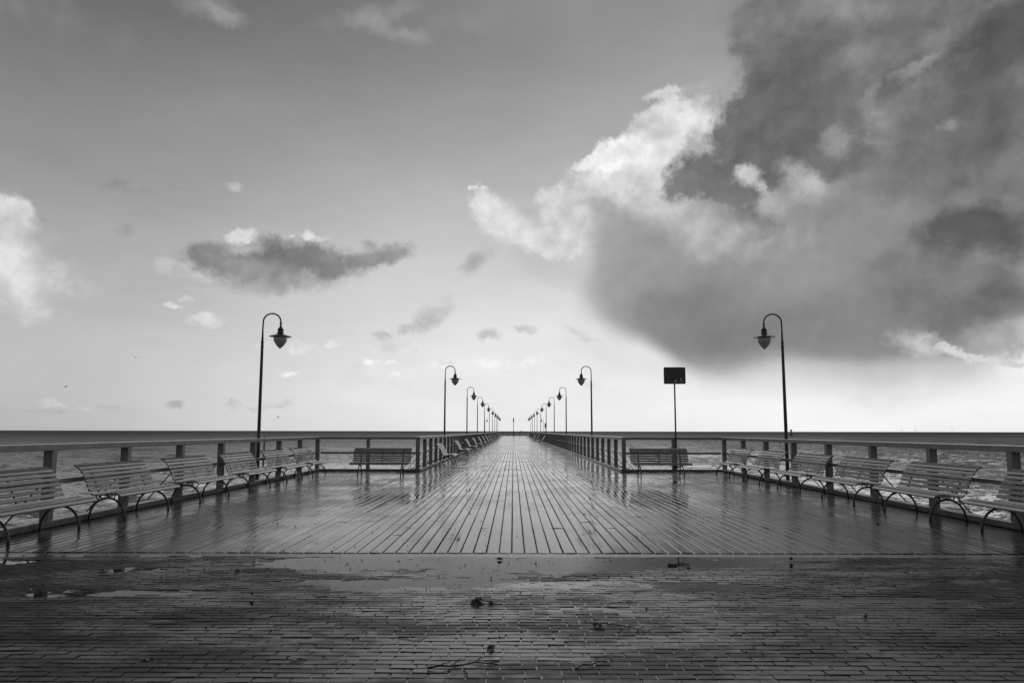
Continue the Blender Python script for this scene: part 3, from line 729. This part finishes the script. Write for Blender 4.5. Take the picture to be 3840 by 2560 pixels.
mb.build('wave_symbol', M['markdim'], panel)
mb = MB(); stroke([(480,460),(520,560),(560,650),(640,730)], .003); stroke([(530,430),(560,540)], .003); mb.build('scratch', M['markdim'], panel)

# ------------------------------------------------------------------ litter: leaves and twigs
def leaf_mesh(size, seed, crumple=.5):
    r = random.Random(seed); mb = MB(); n = 14; vs = [(0, 0, .7*size*crumple)]
    for ring, f in ((1, .5), (2, 1.0)):
        for k in range(n):
            a = 2*pi*k/n
            lob = 1+.28*cos(5*a+seed)+r.uniform(-.12, .12)
            rad = size*f*lob*(.75 if f < 1 else 1)
            vs.append((rad*cos(a), rad*sin(a)*.75, size*crumple*(max(0, r.uniform(-.3, .3)) if ring == 2 else r.uniform(.3, .8))+.002))
    fs = [(0, 1+k, 1+(k+1) % n) for k in range(n)]+[(1+k, 1+n+k, 1+n+(k+1) % n, 1+(k+1) % n) for k in range(n)]
    mb.add(vs, fs); return mb
def curled_leaf(name, x, y, size, seed, rz, label, cr=.5, z=.003):
    o = leaf_mesh(size, seed, cr).build(name, M['leaf'], loc=(x, y, z)); o.rotation_euler = (0, 0, rz); tag(o, label, 'leaf', 'large wet leaves on the ground'); return o
curled_leaf('leaf', -.50, 5.10, .055, 1, .4, 'large crumpled dark leaf, lying on the brick paving near its middle', .95)
curled_leaf('leaf', -.40, 5.07, .034, 5, 1.4, 'smaller crumpled leaf joined to the right of the large crumpled one on the paving', .9)
curled_leaf('leaf', .32, 4.49, .045, 2, 2.0, 'rounded dark leaf clump on the right middle of the paving beside a forked twig', .8)
curled_leaf('leaf', -.37, 4.05, .03, 9, 1.0, 'small upright leaf on the paving straight below the pier axis', 1.1)
curled_leaf('leaf', -.37, 6.78, .03, 4, .2, 'small dark leaf at the board edge near the middle of the threshold', 1.1)
curled_leaf('leaf', -2.28, 3.86, .035, 6, .2, 'flat round dark leaf near the bottom left of the paving', .4)
curled_leaf('leaf', -1.45, 3.86, .035, 12, .2, 'star shaped flat dark leaf left of centre near the bottom of the paving', .3)
curled_leaf('leaf', -3.98, 6.22, .05, 8, .8, 'ragged dark leaf in the small puddle on the left of the paving', .5)
def twig(x, y, L, rz, seed, label, thick=.004, branches=3):
    r = random.Random(seed); mb = MB(); pts = []; p = Vector((0, 0, thick)); h = 0
    for k in range(7):
        pts.append(p.copy()); h += r.uniform(-.35, .35); p = p+Vector((cos(h)*L/6, sin(h)*L/6, 0)); p.z = thick+max(0, r.uniform(-.004, .012))
    mb.tube(pts, [thick*(1-.09*k) for k in range(7)], 5)
    for b_ in range(branches):
        q = pts[r.randint(1, 5)]; a = r.choice([-1, 1])*r.uniform(.4, 1.0); l = L*r.uniform(.15, .4)
        mb.tube([q, q+Vector((cos(a)*l*.5, sin(a)*l*.5, .006)), q+Vector((cos(a)*l, sin(a)*l*.8, .003))], [thick*.6, thick*.5, thick*.3], 4)
    o = mb.build('twig', M['leaf'], loc=(x, y, .003)); o.rotation_euler = (0, 0, rz); tag(o, label, 'twig', 'wet twigs on the brick paving')
twig(-.70, 3.72, .40, .35, 1, 'branching dark twig with debris at the bottom centre of the paving', .006, 6)
twig(.10, 3.72, .30, .4, 2, 'long bent twig at the bottom, right of the branching twig', .005, 2)
twig(.38, 4.55, .26, -.25, 3, 'forked twig lying right of the rounded leaf clump', .004, 4)
twig(-.95, 4.27, .16, .1, 4, 'short thin twig on the left centre of the paving', .003, 2)
twig(.45, 5.05, .22, .1, 5, 'straight twig lying along the brick rows, right of centre', .003, 1)
twig(1.15, 4.35, .2, -.1, 6, 'thin twig on the right part of the paving, farther from the camera', .003, 1)
twig(-1.75, 5.25, .25, .05, 7, 'dark wet twig on the left part of the paving', .005, 3)
# scattered crumbs of leaf and bark
def litter(name, n, x0, x1, y0, y1, s0, s1, dens):
    r = random.Random(n); mb = MB(); k = 0
    while k < n:
        x = r.uniform(x0, x1); y = y0+(y1-y0)*r.random()**dens
        s_ = r.uniform(s0, s1)*(2.2 if r.random() < .06 else 1); a = r.uniform(0, 6.28); el_ = r.uniform(.35, 1)
        m_ = 6; up = r.random() < .2
        vs = [(x, y, .003+s_*(.9 if up else .25))]
        for q in range(m_):
            b_ = 2*pi*q/m_; rr = s_*r.uniform(.5, 1.1); ux, uy = rr*cos(b_), rr*el_*sin(b_)
            vs.append((x+ux*cos(a)-uy*sin(a), y+ux*sin(a)+uy*cos(a), .001+r.uniform(0, .35)*s_))
        mb.add(vs, [(0, 1+q, 1+(q+1) % m_) for q in range(m_)]+[tuple(range(m_, 0, -1))], 1 if r.random() < .02 else 0); k += 1
    o = mb.build(name, [M['leaf'], M['paleleaf']]); tag(o, 'scattered wet crumbs of leaf and bark too many to count', 'leaf litter', kind='stuff'); return o
o = litter('leaf_litter', 1300, -5.6, 5.6, 3.2, 6.9, .004, .014, .9); o['label'] = 'dark wet crumbs of leaf and bark strewn over the brick paving'
o = litter('leaf_litter', 520, -5.2, 5.2, 7.2, 22, .005, .02, 1.3); o['label'] = 'dark crumbs of leaf scattered over the boards of the wide platform'
o = litter('leaf_litter', 260, -2.4, 2.4, 22, 60, .012, .03, 1.5); o['label'] = 'dark and pale specks scattered along the boards of the narrow pier'

# ------------------------------------------------------------------ gulls
def gull(loc, rz, roll, dihedral, label):
    mb = MB()
    mb.lathe([(0,-.22),(.03,-.19),(.065,-.05),(.06,.08),(.03,.2),(.0,.24)], n=8)
    mb.v = [(a, c_, b_) for a, b_, c_ in mb.v]
    for s_ in (-1, 1):
        prof = [(0, .09, -.07, 0), (.25, .13, -.05, dihedral*.9), (.5, .06, -.07, dihedral), (.72, -.04, -.08, dihedral*.6)]
        vs = []
        for u, a, b_, z in prof: vs += [(s_*u*.9, a, z), (s_*u*.9, b_, z), (s_*u*.9, (a+b_)/2, z+.015)]
        fs = []
        for i in range(3):
            q = i*3; fs += [(q, q+3, q+5, q+2), (q+2, q+5, q+4, q+1), (q+1, q+4, q+3, q)]
        mb.add(vs, fs)
    o = mb.build('gull', M['gull'], loc=loc); o.scale = (.62, .62, .62); o.rotation_euler = (0, roll, rz); tag(o, label, 'gull', 'gulls flying in the sky'); return o
gull((-34.53, 60, 7.88), .3, .25, .12, 'gull gliding highest, left of the big left lamp')
gull((-47.4, 70, 5.82), -.2, -.2, .16, 'gull flying farthest left, low over the sea')
gull((-31.9, 90, 3.06), 1.2, .4, .22, 'gull low over the horizon just right of the left lamp pole')
gull((-33.5, 120, 5.71), .2, .3, .15, 'smallest gull, between the big left lamp and the pier lamps')
# ------------------------------------------------------------------ far things on the water
root = empty('cargo_ship', (28, 2600, -2.7)); tag(root, 'tiny ship on the horizon just right of the beacon post', 'ship')
MB().add([(-7,-2,.0),(6,-2,0),(7.5,0,0),(6,2,0),(-7,2,0),(-7.2,-2.2,3),(7,-2.2,3.2),(9,0,3.8),(7,2.2,3.2),(-7.2,2.2,3)], [(0,1,6,5),(1,2,7,6),(2,3,8,7),(3,4,9,8),(4,0,5,9),(5,6,7,8,9)]).build('hull', M['ship'], root)
MB().box(2, 5, -1.5, 1.5, 3.1, 6.2, b=.2).build('wheelhouse', M['ship'], root)
MB().tube([(4,0,6),(4,0,8.6)], .2, 6).tube([(-5,0,3),(3.6,0,7.5)], .15, 5).build('mast', M['ship'], root)
root = empty('buoy', (289.8, 700, -2.7)); tag(root, 'small dark buoy on the horizon right of the big right lamp', 'buoy')
MB().lathe([(0,0),(1.8,0),(2.0,.8),(1.4,1.4),(.5,4.5),(0,4.5)], n=12).build('float', M['ship'], root)
MB().lathe([(0,4.4),(.9,4.5),(1.2,5.3),(.9,6.2),(0,6.3)], n=12).build('top_mark', M['ship'], root)
root = empty('mooring_pole', (-29.95, 80, -2.9)); tag(root, 'short dark stake in the sea just right of the big left lamp pole', 'stake')
MB().tube([(0,0,0),(.05,0,3.5)], [.13, .1], 8).build('shaft', M['ship'], root)
def crane(x, h, label):
    root = empty('harbour_crane', (x, 4000, -2.7)); tag(root, label, 'crane', 'harbour cranes on the horizon')
    mb = MB()
    for dx in (-6, 6): mb.tube([(dx,0,0),(dx*.6,0,h*.6)], .28, 4)
    mb.tube([(-4,0,h*.6),(4,0,h*.6)], .5, 4); mb.build('tower', M['crane'], root)
    MB().tube([(3,0,h*.6),(-h*.42,0,h)], .28, 4).tube([(3,0,h*.6),(5,0,h*.85),(-h*.42,0,h)], .2, 4).build('boom', M['crane'], root)
crane(2318, 26, 'faint crane left of the others on the right horizon')
crane(2400, 26, 'faint crane in the middle of the three on the right horizon')
crane(2620, 34, 'faint crane farthest right and tallest on the horizon')

# ------------------------------------------------------------------ camera
cam = bpy.data.cameras.new('camera'); co_ = bpy.data.objects.new('camera', cam); C.objects.link(co_); S.camera = co_
cam.sensor_width = 36; cam.lens = 36*2500/3840; cam.shift_y = 80/3840; cam.shift_x = -.0
cam.clip_start = .05; cam.clip_end = 120000
co_.location = (-.24, 0, 1.27)
yaw = math.atan(5/2500)
co_.matrix_world = Matrix.Translation((-.24, 0, 1.27)) @ Matrix.Rotation(yaw, 4, 'Z') @ Matrix.Rotation(R(90+5.85), 4, 'X') @ Matrix.Rotation(R(.10), 4, 'Z')

S.render.engine = 'CYCLES'; S.render.resolution_x = 1024; S.render.resolution_y = 682
S.cycles.samples = 192; S.cycles.use_denoising = True; S.cycles.max_bounces = 6; S.cycles.transparent_max_bounces = 8
S.view_settings.view_transform = 'Standard'; S.view_settings.look = 'None'; S.view_settings.exposure = 0; S.view_settings.gamma = 1
